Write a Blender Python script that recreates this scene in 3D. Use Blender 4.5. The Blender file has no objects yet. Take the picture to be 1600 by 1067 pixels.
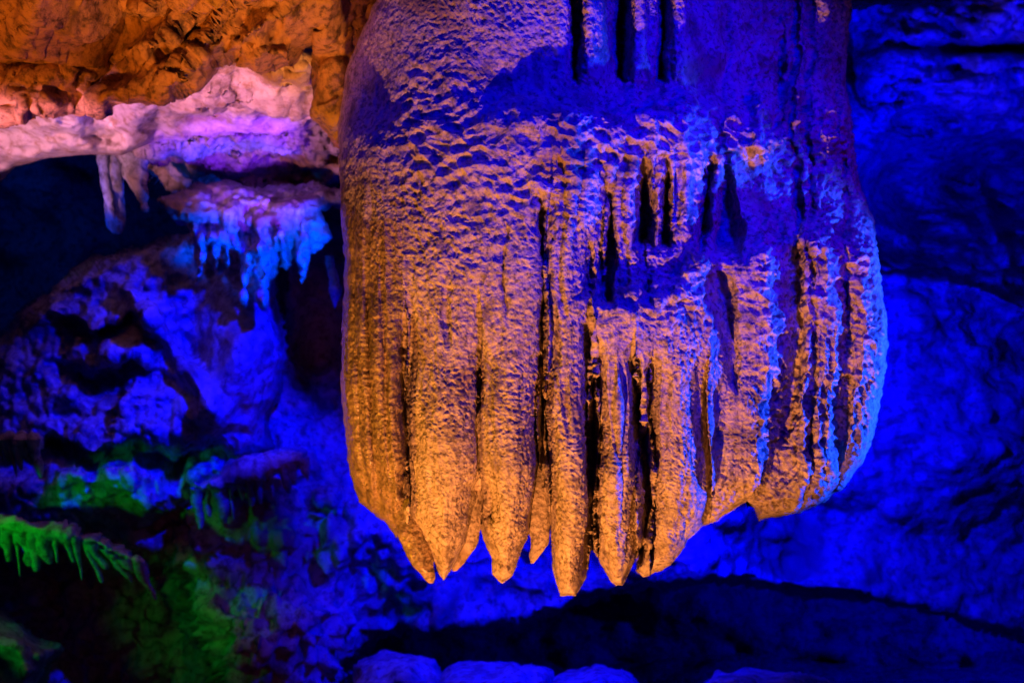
import bpy, math, random
import numpy as np
from mathutils import Vector
R = math.radians
S = bpy.context.scene
COL = S.collection
F = 1600*35/36.0            # focal length in photograph pixels
PX = 4.0/F                  # metres per pixel at 4 m
# ------------------------------------------------------------ camera, world, lamps, exposure
cam = bpy.data.objects.new('camera', bpy.data.cameras.new('camera'))
COL.objects.link(cam); S.camera = cam
cam.location = (0, 0, 0); cam.rotation_euler = (R(90), 0, 0)
cam.data.lens = 35; cam.data.sensor_width = 36; cam.data.clip_end = 200
cam.data.dof.use_dof = True; cam.data.dof.focus_distance = 3.85; cam.data.dof.aperture_fstop = 2.0
W = bpy.data.worlds.new('World'); S.world = W; W.use_nodes = True
W.node_tree.nodes['Background'].inputs[0].default_value = (0.02, 0.03, 1.0, 1)
W.node_tree.nodes['Background'].inputs[1].default_value = 0.03
S.view_settings.view_transform = 'Standard'; S.view_settings.look = 'None'
S.cycles.diffuse_bounces = 2; S.view_settings.exposure = 0; S.view_settings.gamma = 1

def pt(u, v, Y): return Vector(((u-800)/F*Y, Y, (533.5-v)/F*Y))
def lamp(name, loc, power, color, target, radius=0.05, cone=None, blend=0.5):
    L = bpy.data.lights.new(name, 'SPOT' if cone else 'POINT')
    L.energy = power; L.color = color; L.shadow_soft_size = radius
    o = bpy.data.objects.new(name, L); COL.objects.link(o); o.location = loc
    if cone:
        L.spot_size = R(cone); L.spot_blend = blend
        o.rotation_euler = (Vector(target)-Vector(loc)).to_track_quat('-Z', 'Y').to_euler()
    return o
WARM = (1.0, 0.335, 0.08); GOLD = (1.0, 0.40, 0.0); BLUE = (0.0, 0.0, 1.0); AZURE = (0.006, 0.048, 1.0)
# formation in the middle
lamp('warm_flood', (-0.4, 2.3, -2.7), 860, WARM, (0.20, 3.5, 0.75), 0.03, 62, 0.35)
lamp('gold_flood', (-2.6, 2.9, -1.6), 220, GOLD, pt(700, 690, 3.9), 0.04, 40, 0.8)
lamp('blue_flood', (1.5, 1.3, 2.1), 1250, BLUE, pt(1120, 170, 3.8), 0.15, 48, 1.0)
lamp('azure_rim_flood', (3.4, 4.05, -0.45), 1750, AZURE, pt(1250, 540, 4.1), 0.04, 42, 0.6)
lamp('magenta_fill', (2.7, 1.9, 0.3), 26, (0.75, 0.0, 0.85), pt(1260, 260, 4.0), 0.05, 42, 0.9)  # added unseen fill, tints the blue shade at upper right violet
lamp('blue_side_flood', (-1.7, 2.5, 1.5), 60, BLUE, pt(585, 120, 3.9), 0.05, 26, 0.7)
# ceiling at the left
lamp('warm_ceiling_flood', (-2.9, 2.5, -1.2), 400, (1.0, 0.25, 0.008), pt(150, 10, 4.3), 0.04, 46, 0.5)
lamp('pink_flood', (-3.6, 3.6, -0.35), 600, (1.0, 0.36, 0.60), pt(50, 226, 6.4), 0.04, 21, 0.25)
lamp('pink_flood', (-3.6, 3.6, -0.3), 580, (1.0, 0.33, 0.72), pt(370, 140, 6.3), 0.04, 27, 0.4)
lamp('violet_flood', (-0.65, 5.0, 0.2), 900, (0.16, 0.015, 1.0), pt(370, 240, 6.8), 0.1, 24)
# walls behind
lamp('blue_wall_flood', (1.2, 5.6, 0.0), 1400, BLUE, pt(1330, 560, 8.0), 0.06, 110)
lamp('blue_upper_flood', (4.6, 5.8, 0.2), 850, BLUE, pt(1480, 90, 8.5), 0.06, 60)
lamp('blue_low_flood', (0.35, 5.2, 0.4), 1500, (0, 0.001, 1), pt(850, 900, 8.0), 0.08, 80, 0.7)
lamp('blue_left_flood', (-0.55, 5.0, 1.2), 1700, (0, 0.001, 1), pt(340, 570, 7.2), 0.05, 42, 0.7)
lamp('azure_drapery_flood', (-0.7, 5.2, -0.3), 1100, (0, 0.05, 1), pt(390, 345, 6.9), 0.05, 28)
lamp('teal_flood', (-4.0, 4.2, 1.6), 420, (0.0, 0.22, 0.5), pt(150, 500, 7.0), 0.05, 25)
lamp('green_flood', (-3.5, 5.2, -1.0), 36, (0.0, 1.0, 0.0), pt(60, 862, 6.3), 0.03, 50, .6)
lamp('green_flood', (-3.3, 4.8, -1.45), 16, (0.0, 1.0, 0.0), pt(30, 985, 5.9), 0.03, 26, .7)
lamp('hollow_fill', (5.6, 8.6, -1.9), 600, BLUE, pt(1200, 980, 11), 0.1, 120)  # added unseen lamp, lifts the black hollow to navy
lamp('recess_fill', (-5.6, 9.0, 1.5), 45, (0, 0.05, 1), pt(100, 350, 11), 0.1, 140)  # added unseen lamp, faint blue on the far wall in the recess
lamp('maroon_fill', (-1.0, 3.2, -1.4), 22, (1, 0.13, 0.12), pt(480, 560, 8.5), 0.1, 17, .8)  # added, stands in for warm spill on the wall left of the formation
lamp('maroon_fill', (-0.6, 3.0, -1.6), 12, (1, 0.1, 0.14), pt(330, 960, 8.0), 0.1, 32, .8)  # added likewise, warm spill low on the left wall
lamp('azure_stalactite_fill', (-4.1, 5.3, 0.3), 240, (0, 0.05, 1), pt(190, 312, 7.2), 0.04, 17)  # added to pull the pink-lit lone stalactite towards blue

# ------------------------------------------------------------ noise
def _h(ix, iy, iz, s):
    n = (ix*np.uint32(374761393) + iy*np.uint32(668265263) + iz*np.uint32(2147483647) + np.uint32(s)*np.uint32(1274126177)).astype(np.uint32)
    n = (n ^ (n >> np.uint32(13)))*np.uint32(1274126177)
    n = (n ^ (n >> np.uint32(16)))*np.uint32(2246822519)
    return ((n ^ (n >> np.uint32(15))) & np.uint32(0xffffff)).astype(np.float32)/np.float32(0xffffff)
def vnoise(P, s=0):
    I = np.floor(P).astype(np.int64); f = (P-I).astype(np.float32); f = f*f*f*(f*(f*6-15)+10)
    x, y, z = [(I[:, k] & 0xffffffff).astype(np.uint32) for k in range(3)]
    o = np.uint32(1); r = 0
    for dx in (0, 1):
        wx = f[:, 0] if dx else 1-f[:, 0]
        for dy in (0, 1):
            wy = f[:, 1] if dy else 1-f[:, 1]
            for dz in (0, 1):
                wz = f[:, 2] if dz else 1-f[:, 2]
                r = r + wx*wy*wz*_h(x+o*np.uint32(dx), y+o*np.uint32(dy), z+o*np.uint32(dz), s)
    return r*2-1
def fbm(P, s=0, octv=4, gain=0.5):
    r = 0; a = 1; t = 0
    for k in range(octv):
        r = r + a*vnoise(P*(2.03**k)+k*17.3, s+k); t += a; a *= gain
    return r/t
def worley(P, s=0):
    """distance to the nearest and second nearest feature point"""
    I = np.floor(P).astype(np.int64); f = (P-I).astype(np.float32)
    a = np.full(len(P), 9, np.float32); b = a.copy()
    for dx in (-1, 0, 1):
        for dy in (-1, 0, 1):
            for dz in (-1, 0, 1):
                J = [((I[:, k]+d) & 0xffffffff).astype(np.uint32) for k, d in enumerate((dx, dy, dz))]
                q = (dx+_h(*J, s)-f[:, 0])**2 + (dy+_h(*J, s+7)-f[:, 1])**2 + (dz+_h(*J, s+13)-f[:, 2])**2
                m = q < a
                b = np.where(m, a, np.minimum(b, q)); a = np.where(m, q, a)
    return np.sqrt(a), np.sqrt(b)
def ss(a, b, x):
    t = np.clip((x-a)/(b-a), 0, 1); return t*t*(3-2*t)
def gauss(U, V, u, v, su, sv): return np.exp(-((U-u)/su)**2-((V-v)/sv)**2)
def sdf(poly, U, V):
    """signed distance in pixels, positive inside"""
    P = np.array(poly, float); n = len(P)
    d = np.full(U.shape, 1e9); ins = np.zeros(U.shape, bool)
    for i in range(n):
        a = P[i]; b = P[(i+1) % n]; e = b-a
        wu = U-a[0]; wv = V-a[1]
        t = np.clip((wu*e[0]+wv*e[1])/max(e@e, 1e-9), 0, 1)
        d = np.minimum(d, (wu-t*e[0])**2+(wv-t*e[1])**2)
        c = ((a[1] <= V) != (b[1] <= V))
        if e[1] != 0: ins ^= c & (wu < e[0]*wv/e[1])
    return np.where(ins, 1, -1)*np.sqrt(d)

# ------------------------------------------------------------ scene-object helpers
def tag(o, label=None, cat=None, group=None, kind=None):
    for k, x in (('label', label), ('category', cat), ('group', group), ('kind', kind)):
        if x: o[k] = x
    return o
def empty(name, loc, *a, **k):
    o = bpy.data.objects.new(name, None); COL.objects.link(o); o.location = loc; o.empty_display_size = 0.1
    return tag(o, *a, **k)
def mesh(name, co, quads, mat, parent=None, normals=None):
    me = bpy.data.meshes.new(name)
    used = np.unique(quads); re = np.zeros(len(co), np.int64); re[used] = np.arange(len(used))
    q = re[quads]; c = co[used].astype(np.float32)
    if parent is not None: c = c-np.array(parent.location, np.float32)
    me.vertices.add(len(c)); me.vertices.foreach_set('co', c.ravel())
    k = q.shape[1]
    me.loops.add(q.size); me.loops.foreach_set('vertex_index', q.ravel().astype(np.int32))
    me.polygons.add(len(q)); me.polygons.foreach_set('loop_start', np.arange(0, q.size, k, dtype=np.int32))
    me.polygons.foreach_set('use_smooth', np.ones(len(q), bool))
    me.update(calc_edges=True); me.validate()
    if normals is not None: me.normals_split_custom_set_from_vertices(normals[used].tolist())
    me.materials.append(mat)
    o = bpy.data.objects.new(name, me); COL.objects.link(o)
    if parent is not None: o.parent = parent
    return o
def gridnormals(X):
    du = np.gradient(X, axis=1); dv = np.gradient(X, axis=0)
    n = np.cross(dv, du); n /= np.linalg.norm(n, axis=2, keepdims=True)+1e-12
    return n        # points towards the camera (-Y)
class Relief: pass
def relief(u0, u1, v0, v1, step, depth, disp=None, poly=None, rim=(40, 0.1), inner=None):
    """a rock sheet: depth(U, V, d) in metres, wrapped back at its outline, then displaced along its own normals"""
    u = np.arange(u0, u1+step, step, dtype=float); v = np.arange(v0, v1+step, step, dtype=float)
    U, V = np.meshgrid(u, v)
    r = Relief()
    if poly is not None:
        d = sdf(poly, U, V)
        gv, gu = np.gradient(d, step); g2 = np.maximum(gu*gu+gv*gv, 0.3)
        out = (d < 0) & (d > -2.5*step)
        U = np.where(out, U-d*gu/g2, U); V = np.where(out, V-d*gv/g2, V)
        d0 = d.copy(); kn = np.ones(9)/9
        for _ in range(2):
            for ax in (0, 1): d0 = np.apply_along_axis(lambda a_: np.convolve(np.pad(a_, 4, 'edge'), kn, 'valid'), ax, d0)
        ins = d >= 0
        vkeep = d > -1.6*step
        r.vmask = ins; d = np.maximum(d, 0)
    else:
        d = np.full(U.shape, 1e3); r.vmask = np.ones(U.shape, bool); vkeep = r.vmask
    Y = depth(U, V, d)
    if poly is not None:
        w_ = ss(1.5, 16, d); dd = np.maximum(d*(1-w_)+d0*w_, 0); k = np.clip(1-dd/rim[0], 0, 1); Y = Y+rim[1]*(1-np.sqrt(1-k*k))
    X = np.stack([(U-800)/F*Y, Y, (533.5-V)/F*Y], 2)
    if disp is not None:
        N = gridnormals(X)
        sm = N.copy()
        h = disp(X.reshape(-1, 3), U.ravel(), V.ravel(), d.ravel()).reshape(U.shape)
        X = X+sm*h[..., None]
    r.U, r.V, r.X, r.d = U, V, X, d
    r.N = gridnormals(X)
    h_, w_ = U.shape; idx = np.arange(h_*w_).reshape(h_, w_)
    q = np.stack([idx[:-1, :-1], idx[1:, :-1], idx[1:, 1:], idx[:-1, 1:]], 2).reshape(-1, 4)
    kk = vkeep.ravel()[q].all(1) & r.vmask.ravel()[q].any(1)
    r.quads = q[kk]; r.co = X.reshape(-1, 3); r.n = r.N.reshape(-1, 3)
    r.fu = U.ravel()[r.quads].mean(1); r.fv = V.ravel()[r.quads].mean(1)
    return r
def ragged(poly, seed, amp=1.6, stepl=6):
    P = np.array(poly, float); out = []
    for i in range(len(P)):
        a, b = P[i], P[(i+1) % len(P)]; n = max(1, int(np.hypot(*(b-a))/stepl))
        for k in range(n): out.append(a+(b-a)*k/n)
    O = np.array(out); Q = np.stack([O[:, 0]/13, O[:, 1]/13, 0*O[:, 0]], 1)
    return O+amp*np.stack([fbm(Q, seed, 3), fbm(Q, seed+5, 3)], 1)*2
def backsheet(r, Yb, parent, mat, name, k=5):
    """closes a relief from behind so that the rock has a body"""
    Xs = r.X[::k, ::k].copy(); m = r.d[::k, ::k] > 0.5
    Yf = Xs[..., 1]; t = np.clip(r.d[::k, ::k]/120, 0, 1); Ynew = np.maximum(Yf, Yb)+0.02+0.45*np.sqrt(t)
    Xs = Xs*(Ynew/Yf)[..., None]*np.array([Yb/Yb, 1, 1])
    s = (Yf/Ynew)[..., None]; Xs[..., 0:1] *= s; Xs[..., 2:3] *= s
    h_, w_ = m.shape; idx = np.arange(h_*w_).reshape(h_, w_)
    q = np.stack([idx[:-1, :-1], idx[:-1, 1:], idx[1:, 1:], idx[1:, :-1]], 2).reshape(-1, 4)
    q = q[m.ravel()[q].all(1)]
    return mesh(name, Xs.reshape(-1, 3), q, mat, parent)
def tube(name, pts, mat, parent=None, seg=28, rows=60, noise=(0.01, 12, 1), flat=1.0, label=None, rnd=0):
    """a hanging rock finger: pts = (u, v, Y, half width in pixels) from top to tip; its side is displaced by noise"""
    A = np.array(pts, float); t = np.linspace(0, 1, rows); s = np.linspace(0, 1, len(A))
    u, v, Y, hw = [np.interp(t, s, A[:, k]) for k in range(4)]
    hw = np.convolve(np.pad(hw, 2, 'edge'), np.ones(5)/5, 'valid'); hw[-1] = 0.3
    c = np.stack([(u-800)/F*Y, Y, (533.5-v)/F*Y], 1); rad = hw/F*Y
    a = np.linspace(0, 2*np.pi, seg, endpoint=False)
    X = c[:, None, :]+np.stack([np.cos(a)[None]*rad[:, None], np.sin(a)[None]*rad[:, None]*flat, np.zeros((rows, seg))], 2)
    D = X-c[:, None, :]; L = np.linalg.norm(D, axis=2, keepdims=True)+1e-6
    h = noise[0]*fbm(X.reshape(-1, 3)*noise[1]+rnd, noise[2], 4).reshape(rows, seg, 1)
    X = X+D/L*h*np.minimum(1, L/0.03)
    idx = np.arange(rows*seg).reshape(rows, seg); nx = np.roll(idx, -1, 1)
    q = np.stack([idx[:-1], idx[1:], nx[1:], nx[:-1]], 2).reshape(-1, 4)
    o = mesh(name, X.reshape(-1, 3), q, mat, parent)
    if label: o['label'] = label
    return o

# ------------------------------------------------------------ materials
def rock(name, base, dark, light, scale=6, rough=0.75, bump=0.5, fine=90, patch=0.5, spec=0.3, stain=None, pits=0.0, coat=0.0):
    m = bpy.data.materials.new(name); m.use_nodes = True; nt = m.node_tree; N = nt.nodes; Lk = nt.links
    b = N['Principled BSDF']; g = N.new('ShaderNodeNewGeometry')
    def noise(sc, det=8, rg=0.6, dist=0.0):
        n = N.new('ShaderNodeTexNoise'); n.inputs['Scale'].default_value = sc; n.inputs['Detail'].default_value = det
        n.inputs['Roughness'].default_value = rg; n.inputs['Distortion'].default_value = dist
        Lk.new(g.outputs['Position'], n.inputs['Vector']); return n
    def mix(f, a, c, lo, hi):
        r = N.new('ShaderNodeMapRange'); r.inputs[1].default_value = lo; r.inputs[2].default_value = hi; r.interpolation_type = 'SMOOTHSTEP'
        Lk.new(f, r.inputs[0]); x = N.new('ShaderNodeMix'); x.data_type = 'RGBA'
        Lk.new(r.outputs[0], x.inputs[0])
        for k, s in ((6, a), (7, c)):
            if isinstance(s, tuple): x.inputs[k].default_value = (*s, 1)
            else: Lk.new(s, x.inputs[k])
        return x.outputs[2]
    n1 = noise(scale, 10, 0.65, 0.6); n2 = noise(scale*0.35, 4, 0.5, 0.8); n3 = noise(scale*6, 6, 0.7)
    c = mix(n1.outputs[0], dark, base, 0.30, 0.52)
    c = mix(n1.outputs[0], c, light, 0.55, 0.80)
    if stain: c = mix(n2.outputs[0], c, stain, 0.5+0.1*(1-patch), 0.62+0.1*(1-patch))
    c2 = mix(n3.outputs[0], dark, c, 0.33, 0.56)
    Lk.new(c2, b.inputs['Base Color'])
    b.inputs['Roughness'].default_value = rough
    b.inputs['Specular IOR Level'].default_value = spec
    if coat: b.inputs['Coat Weight'].default_value = coat; b.inputs['Coat Roughness'].default_value = 0.25
    f1 = noise(fine, 6, 0.65); f2 = noise(fine*0.3, 5, 0.6)
    vo = N.new('ShaderNodeTexVoronoi'); vo.inputs['Scale'].default_value = fine*0.45; Lk.new(g.outputs['Position'], vo.inputs['Vector'])
    ad = N.new('ShaderNodeMath'); ad.operation = 'ADD'; Lk.new(f1.outputs[0], ad.inputs[0])
    m2 = N.new('ShaderNodeMath'); m2.operation = 'MULTIPLY_ADD'; Lk.new(f2.outputs[0], m2.inputs[0]); m2.inputs[1].default_value = 2.2; Lk.new(ad.outputs[0], m2.inputs[2])
    m3 = N.new('ShaderNodeMath'); m3.operation = 'MULTIPLY_ADD'; Lk.new(vo.outputs['Distance'], m3.inputs[0]); m3.inputs[1].default_value = 0.8+pits; ad.inputs[1].default_value = 0
    Lk.new(m2.outputs[0], m3.inputs[2])
    bp = N.new('ShaderNodeBump'); bp.inputs['Strength'].default_value = bump; bp.inputs['Distance'].default_value = 0.6/fine
    Lk.new(m3.outputs[0], bp.inputs['Height']); Lk.new(bp.outputs[0], b.inputs['Normal'])
    return m
M_form = rock('flowstone_tan', (.46, .36, .27), (.13, .09, .06), (.60, .50, .40), 7, .62, .8, 130, .4, .35, stain=(.30, .20, .12))
M_wet = rock('flowstone_wet_brown', (.32, .21, .11), (.09, .06, .025), (.58, .46, .32), 14, .38, .9, 90, .5, .5, stain=(.22, .15, .06), pits=.6, coat=.35)
M_ceil = rock('ceiling_ochre', (.46, .26, .12), (.10, .06, .03), (.55, .36, .18), 3.5, .7, .6, 60, .6, .3, stain=(.36, .24, .02))
M_pale = rock('pale_limestone', (.72, .62, .56), (.42, .28, .18), (.80, .74, .70), 2.2, .8, .5, 50, .2, .2, stain=(.55, .38, .12))
M_wall = rock('wall_limestone', (.42, .40, .40), (.14, .11, .10), (.55, .52, .50), 2.2, .8, .6, 26, .5, .2, stain=(.24, .17, .13))
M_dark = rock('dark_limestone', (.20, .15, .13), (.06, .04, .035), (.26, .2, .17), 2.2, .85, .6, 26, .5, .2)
M_left = rock('left_flowstone', (.34, .36, .38), (.12, .11, .10), (.60, .58, .55), 2.5, .7, .6, 30, .5, .3, stain=(.22, .18, .12))

M_shelf = rock('shelf_limestone', (.36, .30, .27), (.12, .08, .05), (.50, .44, .40), 3.0, .75, .6, 40, .6, .3, stain=(.30, .18, .04))

# ------------------------------------------------------------ THE HANGING FORMATION
OUT = [(590,-160),(585,0),(560,60),(540,120),(528,200),(530,300),(537,400),(536,500),(535,650),(545,730),(560,783),(588,809),(601,816),(619,839),
 (632,834),(650,838),(668,862),(694,908),(713,877),(727,846),(738,800),(745,768),(747,818),(768,874),(768,895),(785,912),(801,898),(818,856),(827,830),
 (832,800),(840,770),(850,772),(857,800),(862,860),(862,888),(874,932),(899,930),(916,902),(922,862),(926,858),(930,866),(951,902),(962,912),(972,913),(990,885),(1000,860),(999,868),
 (992,892),(1004,901),(1019,899),(1049,884),(1062,866),(1081,838),(1090,828),(1124,811),(1154,791),(1169,783),(1180,798),(1186,814),(1232,804),
 (1285,787),(1322,757),(1349,720),(1366,675),(1380,600),(1388,540),(1382,470),(1375,420),(1366,345),(1342,285),(1330,200),(1322,120),(1330,0),(1335,-160)]
# slots: outline, how deep (pixels), radius of the rounded shoulders, shoulder drop
SL = [
 ([(846,315),(845,450),(846,560),(838,650),(836,720),(830,785),(826,835),(835,900),(860,900),(860,840),(852,775),(858,720),(857,650),(851,570),(850,450),(848,330)], 170, 16, 14),
 ([(921,512),(925,567),(915,680),(918,755),(921,850),(926,880),(931,850),(935,755),(941,700),(936,640),(929,567)], 170, 14, 12),
 ([(996,566),(992,640),(993,723),(1001,790),(999,860),(1001,880),(1010,850),(1019,818),(1026,790),(1021,700),(1021,620),(1018,560),(1010,600),(1007,665),(1004,620)], 150, 13, 10),
 ([(631,500),(626,560),(624,640),(629,723),(626,790),(620,822),(630,822),(634,790),(640,730),(638,640),(634,560)], 70, 14, 16),
 ([(750,546),(745,595),(747,640),(760,632),(755,600)], 90, 10, 8),
 ([(764,750),(761,772),(766,812),(775,812),(777,785),(768,755)], 45, 7, 4),
 ([(948,290),(950,350),(947,400),(945,462),(955,470),(958,400),(957,350),(955,300)], 110, 14, 11),
 ([(921,365),(917,440),(921,455),(928,450),(924,400)], 70, 9, 7),
 ([(1009,242),(999,300),(993,380),(1022,384),(1021,330),(1013,250)], 120, 13, 10),
 ([(1045,238),(1036,310),(1034,384),(1048,386),(1046,310)], 110, 12, 9),
 ([(1011,429),(1004,451),(1014,472),(1024,481),(1019,448)], 80, 8, 5),
 ([(893,-80),(893,60),(890,130),(904,130),(907,60),(907,-80)], 150, 15, 14),
 ([(970,-80),(960,60),(962,127),(975,127),(981,60),(983,-80)], 150, 15, 14),
 ([(1034,-80),(1030,60),(1025,126),(1037,127),(1043,60),(1044,-80)], 120, 13, 12),
 ([(1124,222),(1101,281),(1092,375),(1096,392),(1109,364),(1112,300)], 110, 12, 8),
 ([(1136,245),(1124,330),(1120,380),(1150,395),(1160,350),(1146,300)], 80, 12, 8),
 ([(1100,425),(1103,470),(1120,500),(1142,535),(1141,600),(1150,610),(1154,560),(1150,460),(1130,430)], 40, 14, 6),
 ([(1319,430),(1314,520),(1318,560),(1328,540),(1331,450)], 28, 8, 5),
 ([(1326,570),(1318,660),(1321,700),(1330,650),(1333,590)], 28, 8, 5),
 ([(1268,390),(1264,520),(1266,640),(1264,715),(1271,700),(1274,560),(1273,400)], 22, 6, 4),
 ([(1232,400),(1230,520),(1226,620),(1213,690),(1228,690),(1246,620),(1260,520),(1258,400),(1246,350)], 20, 10, 6),
 ([(1068,800),(1066,830),(1070,845),(1074,815)], 20, 6, 3),
 ([(1214,60),(1210,130),(1222,190),(1230,130),(1226,60)], 35, 18, 8),
]
VR = [-160, 250, 420, 600, 720, 820]
KN = [ # absolute depth in pixels, u at each row of VR
 (190, [520]*6), (95, [575, 535, 545, 545, 560, 620]), (48, [600, 580, 590, 590, 600, 640]), (14, [680, 660, 680, 690, 690, 690]), (0, [800]*6), (0, [960]*6), (14, [1060, 1060, 1050, 1050, 1050, 1040]),
 (30, [1115,1115,1106,1108,1108,1090]), (64, [1135,1130,1128,1142,1128,1098]), (56, [1145,1140,1150,1150,1136,1104]),
 (52, [1190,1190,1205,1198,1186,1150]), (100, [1215,1215,1232,1226,1206,1166]), (108, [1240,1240,1256,1245,1214,1176]), (74, [1250,1250,1262,1262,1258,1235]),
 (100, [1262,1262,1268,1270,1268,1245]), (84, [1270,1270,1273,1276,1274,1250]), (86, [1290,1295,1299,1303,1293,1262]), (124, [1306,1315,1326,1326,1312,1280]),
 (108, [1310,1320,1333,1333,1320,1290]), (104, [1322,1344,1372,1371,1350,1322]), (165, [1350,1360,1396,1398,1384,1344])]
KD = np.array([k[0] for k in KN], float)
KU = np.array([k[1] for k in KN], float)
def base_profile(U, V):
    h, w = U.shape; out = np.empty_like(U)
    wob = 5*np.sin(V/37.0)+3*np.sin(V/13.0+1)
    for i in range(h):
        v = V[i].mean(); ku = np.array([np.interp(v, VR, KU[k]) for k in range(len(KD))])
        sh = np.where(ku > 1080, wob[i].mean(), 0)
        out[i] = np.interp(U[i], ku+sh, KD)
        w = np.interp(U[i], ku+sh, np.arange(len(ku)))
        out[i] += np.where(w > 15, 1, 0)*(5*np.abs(np.sin(w*4.1+.4*np.sin(v/31)))+3*np.sin(w*9+v/60))*np.clip((v-330)/60, 0, 1)
    k = 3
    for ax, n in ((1, k),):
        ker = np.ones(2*n+1)/(2*n+1)
        out = np.apply_along_axis(lambda a: np.convolve(np.pad(a, n, 'edge'), ker, 'valid'), ax, out)
    return out
SLD = []
def form_depth(U, V, d):
    D = base_profile(U, V)
    P2 = np.stack([U.ravel()/30, V.ravel()/30, 0*U.ravel()], 1)
    w1 = 9*fbm(P2, 3, 3).reshape(U.shape)
    Vw = V+w1
    # ledge 1: everything above is set back, most in the middle
    lip1 = 192+0.0*U-ss(1000, 1180, U)*10
    a1 = (46+32*ss(880, 980, U))*ss(690, 860, U)*(1-0.45*ss(1120, 1200, U))
    for uu, w, a_ in ((932, 21, 26), (998, 12, 18), (1062, 11, 14)): D -= a_*np.exp(-((U-uu)/w)**4)*(1-ss(100, 150, V))
    D += a1*(1-ss(0, 66, Vw-(lip1-62)))
    # upper-left slope leaning back towards the top, and its hollow
    D += 22*(1-ss(0, 420, V))*(1-ss(700, 880, U))+50*gauss(U, V, 583, 135, 38, 85)*(1-ss(170, 235, V))
    # ledge 2 below the pockets
    lip2 = 486-ss(1040, 1090, U)*70-ss(1150, 1210, U)*5
    a2 = (30+30*ss(1070, 1110, U))*ss(880, 960, U)*(1-ss(1200, 1240, U))
    D += a2*(1-ss(0, 56, Vw-(lip2-56)))
    D += 45*(1-ss(40, 210, V))*ss(1150, 1200, U)
    # ledge 3 at the right
    a3 = 45*ss(1130, 1175, U)+62*ss(1205, 1260, U)
    D += a3*(1-ss(0, 60, Vw-(300+0.22*(U-1150))))
    # pendants and knobs at the right of ledge 1
    D -= 55*gauss(U, V, 1190, 225, 30, 26)+35*gauss(U, V, 1195, 160, 18, 22)+22*gauss(U, V, 1310, 200, 14, 30)+20*gauss(U, V, 1315, 90, 14, 30)
    # belly of the lower fingers, tucked in at the tips
    D += 36*ss(700, 930, V)*(1-ss(1050, 1150, U))
    # vertical flutes on the left and soft flutes above the slots
    fl = np.sin((U+0.02*V+6*np.sin(V/90))/4.6)*2.2+np.abs(np.sin((U-0.03*V+5*np.sin(V/70))/15.0))*-7
    D += fl*(1-ss(628, 645, U))*ss(230, 380, V)
    for uu, a in ((560, 12), (577, 14), (600, 9)):
        D += a*np.exp(-((U-(uu+5*np.sin(V/80)-2+ss(640, 800, V)*16))/4.5)**2)*ss(300, 480, V)
    for uu, v0, v1 in ((878, 215, 520), (905, 215, 420), (930, 215, 300), (975, 215, 470), (1062, 230, 380), (1080, 240, 380), (790, 330, 520), (700, 420, 560), (960, 540, 760), (975, 540, 800), (885, 560, 700), (1040, 560, 700), (1092, 600, 760)):
        D += 9*np.exp(-((U-(uu+4*np.sin(V/33+uu)))/5)**2)*ss(v0, v0+50, V)*(1-ss(v1-60, v1, V))
    # fingers: crowned sections between the slots
    for a, b, v0, v1, h, v2 in ((636, 749, 420, 640, 44, 9e3), (749, 842, 480, 640, 40, 9e3), (856, 922, 330, 600, 34, 9e3), (934, 996, 500, 600, 34, 9e3), (1020, 1108, 530, 620, 40, 9e3), (856, 946, 215, 330, 18, 470), (958, 1009, 215, 300, 16, 420), (1050, 1100, 215, 300, 16, 380), (1020, 1044, 225, 290, 12, 380)):
        t = np.clip((U-a-4*np.sin(V/41.0+a))/(b-a), 0, 1)
        D += h*(np.abs(2*t-1)**2.2)*((t > 0) & (t < 1))*ss(v0, v1, V)*(1-ss(v2-50, v2+20, V))
    D += 10*gauss(U, V, 749, 720, 5, 90)+12*gauss(U, V, 638, 600, 5, 140)
    jit = 2.0*fbm(np.stack([U.ravel()/11, V.ravel()/16, 0*U.ravel()], 1), 41, 3).reshape(U.shape)
    for poly, dep, rr, drop in SL:
        poly = ragged(poly, 77, 1.9); P = np.array(poly); lo = P.min(0)-40; hi = P.max(0)+40
        js = np.where((U.max(0) > lo[0]) & (U.min(0) < hi[0]))[0]; is_ = np.where((V.max(1) > lo[1]) & (V.min(1) < hi[1]))[0]
        if not len(js) or not len(is_): continue
        sl = (slice(is_[0], is_[-1]+1), slice(js[0], js[-1]+1))
        s = sdf(poly, U[sl], V[sl])+jit[sl]-3.2
        rr = rr*1.7; drop = drop*1.8; sh = np.clip(1+s/rr, 0, 1)                       # shoulder outside the slot
        D[sl] += drop*(1-np.sqrt(1-np.minimum(sh, 1)**2))
        D[sl] += 0.62*dep*(0.45*ss(-9, 3, s)+0.55*ss(-1, 10, s))*np.clip(0.35+0.65*ss(0, 60, V[sl]-P[:, 1].min()), 0, 1)
    return 3.72+D*PX
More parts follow.
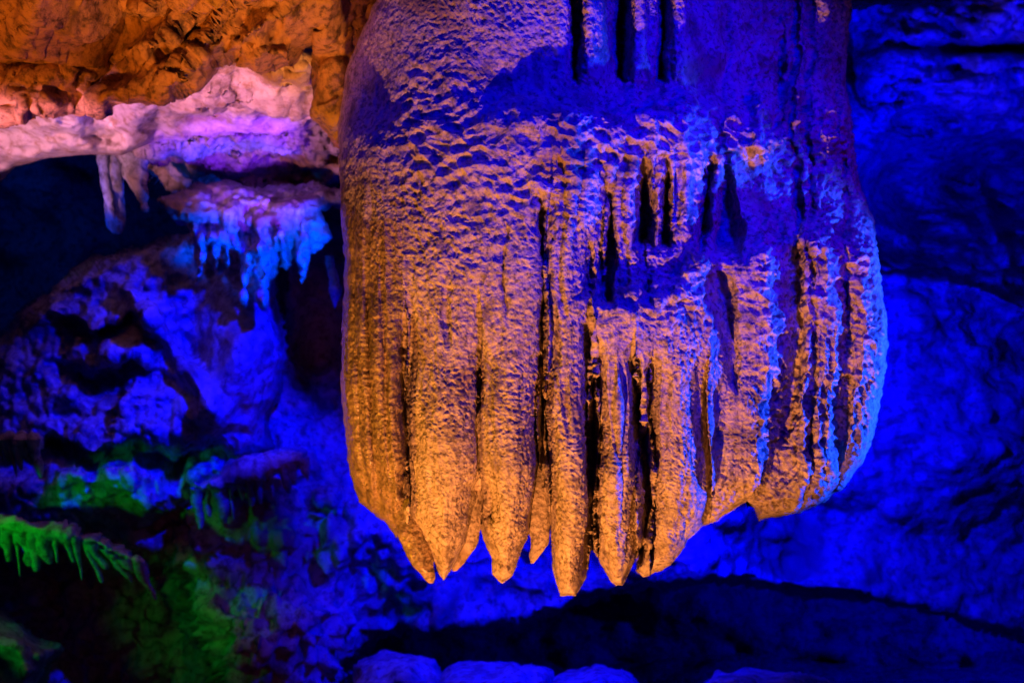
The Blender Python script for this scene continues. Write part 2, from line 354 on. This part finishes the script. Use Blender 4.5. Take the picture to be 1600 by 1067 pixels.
def form_disp(X, U, V, d):
    Q = X.copy()
    warp = np.stack([fbm(X*9, 5, 2), fbm(X*9, 6, 2), fbm(X*9, 7, 2)], 1)*0.024
    el = 1-ss(560, 760, V)                                  # scallops lie flatter high up
    Q = X+warp
    a, b = worley(Q*np.array([15.0, 14.0, 23.0]), 11)
    a2, b2 = worley(Q*np.array([34.0, 34.0, 38.0]), 21)
    a3, b3 = worley(Q*np.array([62.0, 62.0, 66.0]), 22)
    n = fbm(X*7, 31, 5); n2 = fbm(X*60, 33, 3); lump = fbm(X*3.2, 37, 2); pat = fbm(X*3.5, 55, 3)
    left = 1-ss(596, 665, U); low = ss(600, 840, V); right = ss(1150, 1210, U)
    cols = ss(820, 900, U)*ss(230, 300, V)
    band = 0.03+0.95*np.exp(-((V-225-0.1*(U-700))/120)**2)*(1-.5*cols)+0.75*gauss(U, V, 1040, 465, 170, 45)+0.35*gauss(U, V, 720, 430, 60, 90)
    band = band*(1-left*.8)*(0.55+0.6*ss(-.35, .35, pat))
    mid = (0.35+0.8*ss(-.4, .4, fbm(X*4.5, 57, 3)))*(1-.6*left)
    pits = -np.exp(-(a2/.36)**2); pit3 = -np.exp(-(a3/.34)**2)
    h = 0.031*(ss(0.12, 0.85, a)-0.45)*band+0.0105*pits*(0.95-0.4*low+0.3*right-0.3*ss(480, 620, V))*mid+0.0045*pit3*(.4+.8*mid)
    h += 0.022*(a-.45)*right*ss(300, 400, V)*(1-low*.5)+0.012*(a2-.45)*right
    h += 0.013*ss(420, 600, V)*fbm(X*np.array([20., 20., 3.]), 60, 3)+0.004*ss(300, 500, V)*fbm(X*np.array([60., 60., 9.]), 61, 3)
    h += 0.007*n+0.0030*n2+0.018*lump*(1-low*.6)
    h += 0.006*left*fbm(X*np.array([45., 45., 9.]), 58, 4)+0.03*right*(1-ss(300, 420, V))*fbm(X*14, 59, 4)
    edge = np.clip(d/12, 0.5, 1)
    return h*edge
form = empty('hanging_flowstone', pt(930, -140, 4.1), 'massive fluted orange and blue lit flowstone curtain hanging in the middle of the cave', 'flowstone')
r = relief(515, 1398, -155, 940, 1.1, form_depth, form_disp, ragged(OUT, 301, 1.3), (46, 0.19))
u, v = r.fu, r.fv
div = lambda pts: np.interp(v, [p[0] for p in pts], [p[1] for p in pts])
D1 = div([(400,628),(520,630),(700,634),(800,628),(840,632)]); D2 = div([(500,748),(620,751),(765,745)]); D3 = div([(315,847),(650,847),(800,842)])
D4 = div([(500,925),(700,928),(860,926)]); D5 = div([(550,1006),(700,1008),(850,1001)]); D6 = div([(400,1098),(600,1106),(760,1108),(850,1100)])
D7 = div([(400,1142),(600,1146),(720,1132),(800,1100)]); D8 = div([(350,1240),(600,1235),(720,1210),(790,1168)]); D9 = div([(380,1270),(720,1270),(800,1200),(815,1186)]); D10 = div([(380,1328),(640,1326),(760,1300)])
lab = np.full(len(u), -1)
tops = [('fluted_column', 330, u < D1, 'wet brown fluted column at the left edge'),
 ('stalactite', 480, (u >= D1) & (u < D2), 'broad brown mottled stalactite with a sharp tip'),
 ('stalactite', 540, (u >= D2) & (u < D3), 'orange stalactite with a narrow slit near its tip'),
 ('stalactite', 430, (u >= D3) & (u < D4), 'lowest hanging stalactite, with a blunt cut tip'),
 ('stalactite', 520, (u >= D4) & (u < D5), 'narrow orange stalactite with a blue lit right edge'),
 ('stalactite', 520, (u >= D5) & (u < D6), 'smooth yellow orange stalactite with a curved foot'),
 ('fluted_column', 440, (u >= D6) & (u < D7), 'narrow ragged column lit bright blue'),
 ('fluted_column', 360, (u >= D7) & (u < D8), 'curved column with a scaly blue right flank'),
 ('fluted_column', 340, (u >= D8) & (u < D9), 'recessed violet column ending in a petal'),
 ('fluted_column', 340, (u >= D9) & (u < D10), 'ribbed column with bright blue scales'),
 ('fluted_column', 340, (u >= D10), 'outermost ribbed column on the right edge')]
jg = 46*fbm(np.stack([u/26, v/26, 0*u], 1), 66, 4)
for i, (n, vt, msk, l) in enumerate(tops): lab[(v+jg > vt) & msk] = i
lab[(lab < 0) & (v < 165) & (u > 800) & (u < 1190)] = 20
lab[(lab < 0) & (u >= 1150)] = 21
parts = tops+[None]*9
mats = {0: M_wet}
for i in sorted(set(lab)):
    q = r.quads[lab == i]
    if i == -1: nm, l = 'scalloped_face', 'scalloped pinkish orange shoulder above the stalactites'
    elif i == 20: nm, l = 'recessed_wall', 'set back blue wall with dark upright slots'
    elif i == 21: nm, l = 'ledge', 'ragged violet and blue ledge at the upper right'
    else: nm, l = tops[i][0], tops[i][3]
    o = mesh(nm, r.co, q, mats.get(i, M_form), form, r.n); o['label'] = l
backsheet(r, 4.22, form, M_dark, 'back_face')
# tips that hang behind the front row
tube('small_stalactite', [(640, 740, 4.04, 20), (640, 800, 4.03, 26), (650, 845, 4.0, 26), (660, 880, 3.98, 19), (670, 902, 3.97, 10), (674, 911, 3.97, 4)], M_wet, form, flat=.8, noise=(.012, 16, 2), label='small broken tip with a blue lit hollow')
tube('small_stalactite', [(735, 700, 4.12, 20), (734, 800, 4.1, 22), (728, 850, 4.08, 18), (716, 880, 4.07, 9), (710, 892, 4.07, 3)], M_form, form, noise=(.012, 16, 3), label='small tip glowing blue behind the front row')
tube('small_stalactite', [(842, 720, 4.1, 20), (845, 800, 4.06, 20), (842, 850, 4.05, 15), (834, 872, 4.04, 6), (831, 880, 4.04, 2)], M_form, form, noise=(.012, 16, 4), label='small brown tip in the dark gap')

# ------------------------------------------------------------ CAVE CEILING (left)
CE = [(-420,-260),(-420,235),(-200,215),(0,190),(52,172),(112,161),(157,170),(171,159),(241,157),(304,130),(336,94),(367,86),(410,105),(425,96),(458,108),(469,70),(493,44),(499,70),(500,175),(525,212),(560,250),(640,250),(760,60),(1500,-20),(1500,-260)]
def ceil_depth(U, V, d):
    a = fbm(np.stack([(U+V*.6).ravel()/75, (V-U*.35).ravel()/170, 0*U.ravel()], 1), 61, 4).reshape(U.shape)
    b = fbm(np.stack([(U-120).ravel()/160, V.ravel()/110, 0*U.ravel()], 1), 62, 3).reshape(U.shape)
    Y = 3.9+1.0*ss(-250, 230, V)+0.22*a+0.18*b+0.5*ss(380, 560, U)
    Y += 0.25*np.exp(-((U-170-(90-V)*.3)/26)**2)*ss(-40, 60, V)*(1-ss(110, 160, V))
    Y += 0.22*gauss(U, V, 60, 95, 60, 14)
    c = .62*U+.78*V+60*a
    Y += 0.15*np.abs(np.sin(np.pi*c/50))**.7*ss(130, 190, U)*(1-ss(420, 490, U))*ss(-80, 0, V)*(1-ss(90, 150, V))
    return Y
def ceil_disp(X, U, V, d):
    a, b = worley(X*np.array([4, 4, 7.])+fbm(X*3, 3, 2)[:, None]*.5, 71)
    rd = 1-np.abs(fbm(X*np.array([7, 3, 4.]), 73, 4))*2
    W2 = X+fbm(X*2.2, 75, 3)[:, None]*.25
    s1 = (W2[:, 0]*.75+W2[:, 2]*-.66); s2 = W2[:, 0]*.66+W2[:, 2]*.75
    rd = 1-np.abs(fbm(np.stack([s1*5, s2*1.0, W2[:, 1]*1.0], 1), 73, 3))*2.2
    pit = ss(.12, .45, fbm(X*np.array([5, 3, 9.]), 77, 4))
    lf = 1-ss(-1.6, -0.8, X[:, 0])
    fine = fbm(np.stack([s1*22, s2*6, W2[:, 1]*6], 1), 78, 4)
    return 0.06*rd+0.016*fine+0.012*fbm(X*9, 72, 6, .65)-0.07*pit*(.1+.9*lf)
r = relief(-420, 1500, -260, 260, 2.6, ceil_depth, ceil_disp, CE, (16, 0.25))
tag(mesh('cave_ceiling', r.co, r.quads, M_ceil), kind='structure')

# pale band of ceiling rock farther in
PA = [(-520,-60),(-520,380),(-120,330),(-40,300),(0,284),(25,261),(80,247),(143,241),(189,244),(224,229),(300,213),(420,205),(560,205),(700,200),(700,-60)]
def pale_depth(U, V, d):
    a = fbm(np.stack([U.ravel()/90, V.ravel()/50, 0*U.ravel()], 1), 81, 4).reshape(U.shape)
    Y = 5.5+1.5*ss(80, 300, V+0.12*(U-200)*0)+0.35*a+0.15*np.exp(-((U-165)/30)**2)
    Y -= 0.12*gauss(U, V, 135, 235, 60, 20)
    return Y
def pale_disp(X, U, V, d):
    a, b = worley(X*np.array([2.6, 2.6, 4.])+fbm(X*2, 83, 2)[:, None]*.6, 84)
    rough = ss(240, 330, U)
    return (0.0+.07*rough)*(a-.5)+(0.016+0.08*rough)*fbm(X*4, 82, 5, .5)
r = relief(-520, 700, -60, 390, 2.6, pale_depth, pale_disp, PA, (14, 0.3))
tag(mesh('cave_ceiling', r.co, r.quads, M_pale), kind='structure')

# violet shelf below it
VI = [(150,180),(190,246),(215,262),(240,280),(275,300),(300,318),(345,322),(370,320),(400,330),(460,320),(500,322),(560,318),(720,320),(720,150)]
def vio_depth(U, V, d):
    a = fbm(np.stack([U.ravel()/60, V.ravel()/30, 0*U.ravel()], 1), 91, 4).reshape(U.shape)
    return 6.7+0.9*ss(200, 300, V)+0.3*a
r = relief(150, 720, 150, 345, 2.6, vio_depth, lambda X, U, V, d: 0.13*fbm(X*4, 92, 6, .6)+.1*(worley(X*4, 93)[0]-.5), VI, (14, 0.25))
tag(mesh('rock_shelf', r.co, r.quads, M_shelf), kind='structure')

# ------------------------------------------------------------ WALLS BEHIND
# one rock wall from the maroon-lit foot at the left to the far right; its foot overhangs a dark hollow
WB = [(380,150),(1330,-300),(2300,-300),(2300,1400),(2100,1400),(1800,1090),(1600,1000),(1450,955),(1320,932),(1240,925),(1150,914),(1080,916),(1000,924),(930,935),(890,950),(850,965),(800,982),(740,986),(690,984),(640,990),(590,1010),(565,1035),(540,1090),(380,1400),(-600,1400),(-600,560),(0,640),(200,700),(330,600),(430,560),(440,400)]
def wall_depth(U, V, d):
    a = fbm(np.stack([U.ravel()/210, V.ravel()/170, 0*U.ravel()], 1), 101, 4).reshape(U.shape)
    Y = 8.6+0.7*a-0.8*ss(300, 900, V)+0.0*U
    Y += 2.6*gauss(U, V, 1540, 290, 150, 85)+1.2*gauss(U, V, 1400, 310, 60, 60)        # recess at the right
    Y += 0.9*gauss(U, V, 1540, 78, 85, 12)+.5*gauss(U, V, 1330, 110, 20, 60)                                       # crevice
    Y -= 0.5*np.exp(-((V-(428+0.28*(U-1500)*(U > 1500)+0.12*(U-1400)))/12)**2)*ss(1380, 1420, U)*0.5
    Y -= 0.35*np.exp(-((U-(1560+30*np.sin(V/60)))/10)**2)*ss(250, 300, V)*(1-ss(380, 420, V))
    Y -= 0.6*(1-ss(420, 620, U))*ss(560, 760, V)
    Y += 0.5*ss(1150, 1600, U)*ss(600, 900, V)
    Y += 1.0*gauss(U, V, 500, 560, 50, 110)+1.5*(1-ss(230, 320, U+0.35*(V-880)*-1))*ss(850, 900, V)  # last term: hollow shaped to keep blue light off the lower-left wall
    Y += 0.35*(np.abs(fbm(np.stack([U.ravel()/90, V.ravel()/38, 0*U.ravel()], 1), 102, 4)).reshape(U.shape))*ss(1300, 1360, U)*(1-ss(380, 480, V))*2
    return Y
def wall_disp(X, U, V, d):
    n = fbm(X*1.6, 104, 6, .55)
    a, b = worley(X*np.array([3., 3., 2.2])+fbm(X*2, 105, 2)[:, None]*.6, 106)
    a2, b2 = worley(X*np.array([9., 9., 6.]), 107)
    left = (1-ss(560, 760, U))*ss(560, 700, V); low = ss(650, 850, V)*(1-ss(1250, 1450, U))
    h = (0.10+.06*left)*n+0.09*(.5-a)*(0.3+left)+0.02*fbm(X*np.array([4., 4., 16.]), 120, 4)+(0.02+0.10*left+.04*low)*(.5-a2)
    h += 0.05*left*fbm(X*12, 108, 4)+0.018*fbm(X*9, 109, 4)
    h += 0.03*low*fbm(X*np.array([9., 9., 2.5]), 110, 3)
    return h
r = relief(-600, 2300, -300, 1400, 4.0, wall_depth, wall_disp, WB, (14, 0.9))
tag(mesh('cave_wall', r.co, r.quads, M_wall), kind='structure')

# the hollow's far side and the dark recess at the left: one far wall of the chamber
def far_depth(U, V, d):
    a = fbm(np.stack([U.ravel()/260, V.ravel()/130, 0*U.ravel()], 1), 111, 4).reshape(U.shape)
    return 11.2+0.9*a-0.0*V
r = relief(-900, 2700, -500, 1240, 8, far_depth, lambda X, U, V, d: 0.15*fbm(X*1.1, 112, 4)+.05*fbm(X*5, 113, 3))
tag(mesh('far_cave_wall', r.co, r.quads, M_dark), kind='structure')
# floor
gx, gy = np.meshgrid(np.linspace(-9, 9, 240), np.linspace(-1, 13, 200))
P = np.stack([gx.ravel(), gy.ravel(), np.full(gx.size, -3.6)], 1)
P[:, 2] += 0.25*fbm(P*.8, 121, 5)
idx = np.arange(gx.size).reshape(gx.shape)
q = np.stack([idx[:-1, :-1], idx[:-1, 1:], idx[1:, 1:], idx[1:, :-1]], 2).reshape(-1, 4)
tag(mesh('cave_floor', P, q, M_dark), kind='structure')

# ------------------------------------------------------------ LEFT SIDE FORMATIONS
MO = [(-520,640),(-260,600),(-60,560),(0,525),(40,480),(85,445),(150,402),(210,388),(260,372),(300,362),(345,350),(400,345),(430,380),(436,470),(448,560),(440,620),(420,660),(432,700),(400,730),(360,770),(320,790),(270,800),(235,830),(215,862),(150,850),(60,830),(0,840),(-520,860)]
def mound_depth(U, V, d):
    Y = 7.3-0.55*gauss(U, V, 370, 560, 60, 110)-0.3*gauss(U, V, 170, 520, 110, 80)-0.35*gauss(U, V, 220, 640, 120, 60)-0.5*gauss(U, V, 160, 740, 130, 60)
    a = fbm(np.stack([U.ravel()/80, V.ravel()/60, 0*U.ravel()], 1), 131, 4).reshape(U.shape)
    Y += 0.30*a*(1-gauss(U, V, 380, 560, 60, 110)*.8)+0.4*ss(200, -100, U)*0
    # ridge that climbs from the lower right to the crest
    ru = np.interp(V, [440, 480, 560, 620, 660], [190, 225, 280, 320, 335])
    Y -= 0.22*np.exp(-((U-ru)/16)**2)*ss(430, 460, V)*(1-ss(640, 680, V))
    for (uu, vv, su, a_) in ((150, 500, 70, .35), (170, 570, 80, .38), (120, 690, 130, .45), (300, 700, 60, .3)):
        lipv = vv+12*np.sin(U/19)+5*np.sin(U/7)
        Y += a_*np.exp(-((U-uu)/su)**2)*ss(0, 7, V-lipv)*(1-ss(10, 60, V-lipv))
    return Y
def mound_disp(X, U, V, d):
    sm = 1-np.exp(-((U-380)/60)**2-((V-560)/110)**2)*.85
    drip = fbm(X*np.array([14., 8., 2.]), 133, 4)
    return (0.05*fbm(X*2.5, 132, 5, .5)+0.05*drip+0.022*(.5-worley(X*9, 134)[0]))*sm+.01*fbm(X*6, 135, 3)
r = relief(-520, 455, 340, 870, 2.6, mound_depth, mound_disp, MO, (24, 0.6))
m = empty('flowstone_mound', pt(200, 840, 7.4), 'large blue lit flowstone mound with frilled terraces below the dark recess', 'flowstone')
lab = np.zeros(len(r.fu), int); lab[(r.fu > 318) & (r.fv < 660)] = 1; lab[(r.fv > 665) & (r.fu < 320)] = 2
for i, (nm, l) in enumerate((('terrace', 'mottled teal and blue upper terrace'), ('smooth_bulge', 'smooth bright blue rounded bulge'), ('lower_terrace', 'lower terrace with a green rimmed edge'))):
    mesh(nm, r.co, r.quads[lab == i], M_left, m, r.n)['label'] = l

# lone stalactite under the pale band
st = empty('stalactite', pt(178, 238, 6.6), 'single blunt blue stalactite hanging alone in front of the dark recess', 'stalactite')
tube('shaft', [(166, 205, 7.2, 19), (172, 250, 7.2, 18), (177, 300, 7.2, 15), (181, 335, 7.2, 16), (183, 352, 7.2, 14), (184, 366, 7.2, 5)], M_left, st, noise=(.03, 9, 5))
tube('rib', [(160, 225, 7.12, 9), (163, 270, 7.12, 7), (170, 310, 7.1, 6), (178, 345, 7.1, 3)], M_left, st, noise=(.015, 9, 6))
st = empty('stalactite', pt(215, 262, 6.9), 'short ragged blue stalactite just right of the lone blunt one', 'stalactite')
tube('shaft', [(205, 235, 6.9, 22), (212, 280, 6.9, 17), (220, 310, 6.9, 12), (226, 332, 6.9, 4)], M_left, st, noise=(.05, 8, 7))

# hanging drapery cluster
DR = [(250,312),(256,325),(268,340),(290,350),(300,372),(312,430),(322,405),(330,380),(338,418),(346,385),(356,420),(362,388),(372,402),(378,470),(384,482),(388,430),(396,420),(404,475),(416,490),(420,440),(430,425),(436,395),(448,420),(456,392),(464,405),(472,440),(480,420),(486,395),(500,390),(515,370),(508,345),(500,330),(520,322),(560,320),(560,292),(520,296),(490,286),(462,292),(440,284),(410,298),(385,290),(360,282),(330,284),(300,290),(275,300)]
def dr_depth(U, V, d):
    a = fbm(np.stack([U.ravel()/14, V.ravel()/90, 0*U.ravel()], 1), 141, 3).reshape(U.shape)
    b = fbm(np.stack([U.ravel()/50, V.ravel()/40, 0*U.ravel()], 1), 142, 3).reshape(U.shape)
    return 6.9+0.22*a*ss(320, 370, V)+0.25*b-.3*ss(250, 350, V)
r = relief(230, 565, 240, 495, 2.2, dr_depth, lambda X, U, V, d: .05*fbm(X*7, 143, 5)+.04*(.5-worley(X*8, 144)[0]), DR, (10, 0.25))
dr = empty('drapery_cluster', pt(400, 260, 6.9), 'bright azure draperies with icicle tips hanging left of the central formation', 'drapery')
for nm, k, mt in (('upper_rock', r.fv < 335, M_left), ('drapery', (r.fv >= 335) & (r.fu < 366), M_left), ('drapery', (r.fv >= 335) & (r.fu >= 366) & (r.fu < 426), M_left), ('drapery', (r.fv >= 335) & (r.fu >= 426), M_left)):
    mesh(nm, r.co, r.quads[k], mt, dr, r.n)
tube('icicle', [(512, 400, 7.0, 8), (520, 430, 7.0, 9), (524, 460, 7.0, 7), (523, 482, 7.0, 2)], M_left, dr, noise=(.03, 9, 8))

def drape_row(name, label, u0, v0, u1, v1, Y, n, length, mat, seed, drop=8, cap_h=16):
    """a lip of rock with thin draperies hanging from it"""
    rnd = random.Random(seed)
    e = empty(name, pt((u0+u1)/2, (v0+v1)/2, Y), label, 'drapery', group='rows of thin draperies along the left wall')
    N = 14; A = []
    up = [(u0+(u1-u0)*t, v0+(v1-v0)*t-cap_h*(0.6+0.6*math.sin(t*3.14))+rnd.uniform(-4, 4)) for t in np.linspace(0, 1, N)]
    lo = [(u0+(u1-u0)*t, v0+(v1-v0)*t+cap_h*.5+rnd.uniform(-4, 6)) for t in np.linspace(1, 0, N)]
    g = relief(u0-6, u1+6, min(v0, v1)-2*cap_h-6, max(v0, v1)+2*cap_h, 2.2, lambda U, V, d: Y-0.1+0*U, lambda X, U, V, d: .06*fbm(X*6, seed, 5)+.03*fbm(X*np.array([16, 8, 4.]), seed+1, 3), up+lo, (14, .3))
    mesh('lip', g.co, g.quads, mat, e)
    for i in range(n):
        t = (i+.5)/n+rnd.uniform(-.25, .25)/n; uu = u0+(u1-u0)*t; vv = v0+(v1-v0)*t; L = length*rnd.uniform(.45, 1.15); w = (u1-u0)/n*rnd.uniform(.2, .62); drop_ = drop+rnd.uniform(-4, 4)
        tube('drapery', [(uu, vv-4, Y, w*1.5), (uu+drop_*.3, vv+L*.35, Y+.03, w), (uu+drop_*.8, vv+L*.75, Y+.05, w*.75), (uu+drop_, vv+L, Y+.06, w*.35)], mat, e, seg=14, rows=30, noise=(.035, 9, seed+i), flat=1.4, rnd=i)
    return e
drape_row('drapery_row', 'thick green lit draperies hanging in a row at the left edge', -70, 818, 130, 842, 6.3, 12, 68, M_left, 11, 8, 18)
drape_row('drapery_row', 'green draperies slanting down to the right of the green row', 122, 840, 222, 886, 6.35, 6, 58, M_left, 12, 26, 14)
drape_row('drapery_row', 'blue and teal frilled draperies beside the left of the central formation', 300, 768, 480, 716, 6.9, 11, 62, M_left, 13, 6, 22)
drape_row('drapery_row', 'thin faint draperies under the green rimmed terrace at the far left', -60, 690, 60, 690, 6.5, 12, 60, M_left, 14, 12, 8)

# low rocks
def boulder(name, label, poly, Y, mat, seed, cat='boulder', amp=.06, rim=(60, .9)):
    P = np.array(poly)
    g = relief(P[:, 0].min()-6, P[:, 0].max()+6, P[:, 1].min()-6, P[:, 1].max()+6, 2.8, lambda U, V, d: Y+.25*fbm(np.stack([U.ravel()/50, V.ravel()/50, 0*U.ravel()], 1), seed, 3).reshape(U.shape), lambda X, U, V, d: amp*fbm(X*3, seed, 6, .55)+amp*.5*(.5-worley(X*5, seed+1)[0]), poly, rim)
    return tag(mesh(name, g.co, g.quads, mat), label, cat, 'rocks low in front of the wall')
boulder('boulder', 'green lit jagged rock in the lower left corner', [(-160,940),(0,955),(30,975),(60,1000),(100,1012),(80,1040),(60,1120),(-160,1180)], 5.9, M_left, 201)
boulder('boulder', 'rounded blue boulder at the bottom, left of the long low one', [(560,1200),(545,1100),(560,1040),(600,1022),(640,1018),(680,1030),(700,1060),(740,1200)], 6.3, M_wall, 202)
boulder('boulder', 'long low blue boulder at the bottom centre under the formation', [(640,1220),(660,1080),(700,1040),(760,1032),(830,1034),(862,1050),(880,1120),(870,1220)], 6.1, M_wall, 203)
boulder('boulder', 'low blue boulder right of the long one at the bottom', [(820,1220),(840,1070),(880,1050),(930,1046),(980,1052),(1010,1075),(1030,1220)], 6.2, M_wall, 204)
boulder('boulder', 'blue boulder standing apart, bottom right of centre', [(1080,1220),(1100,1065),(1120,1052),(1180,1047),(1240,1049),(1290,1062),(1330,1090),(1360,1220)], 6.0, M_wall, 205)
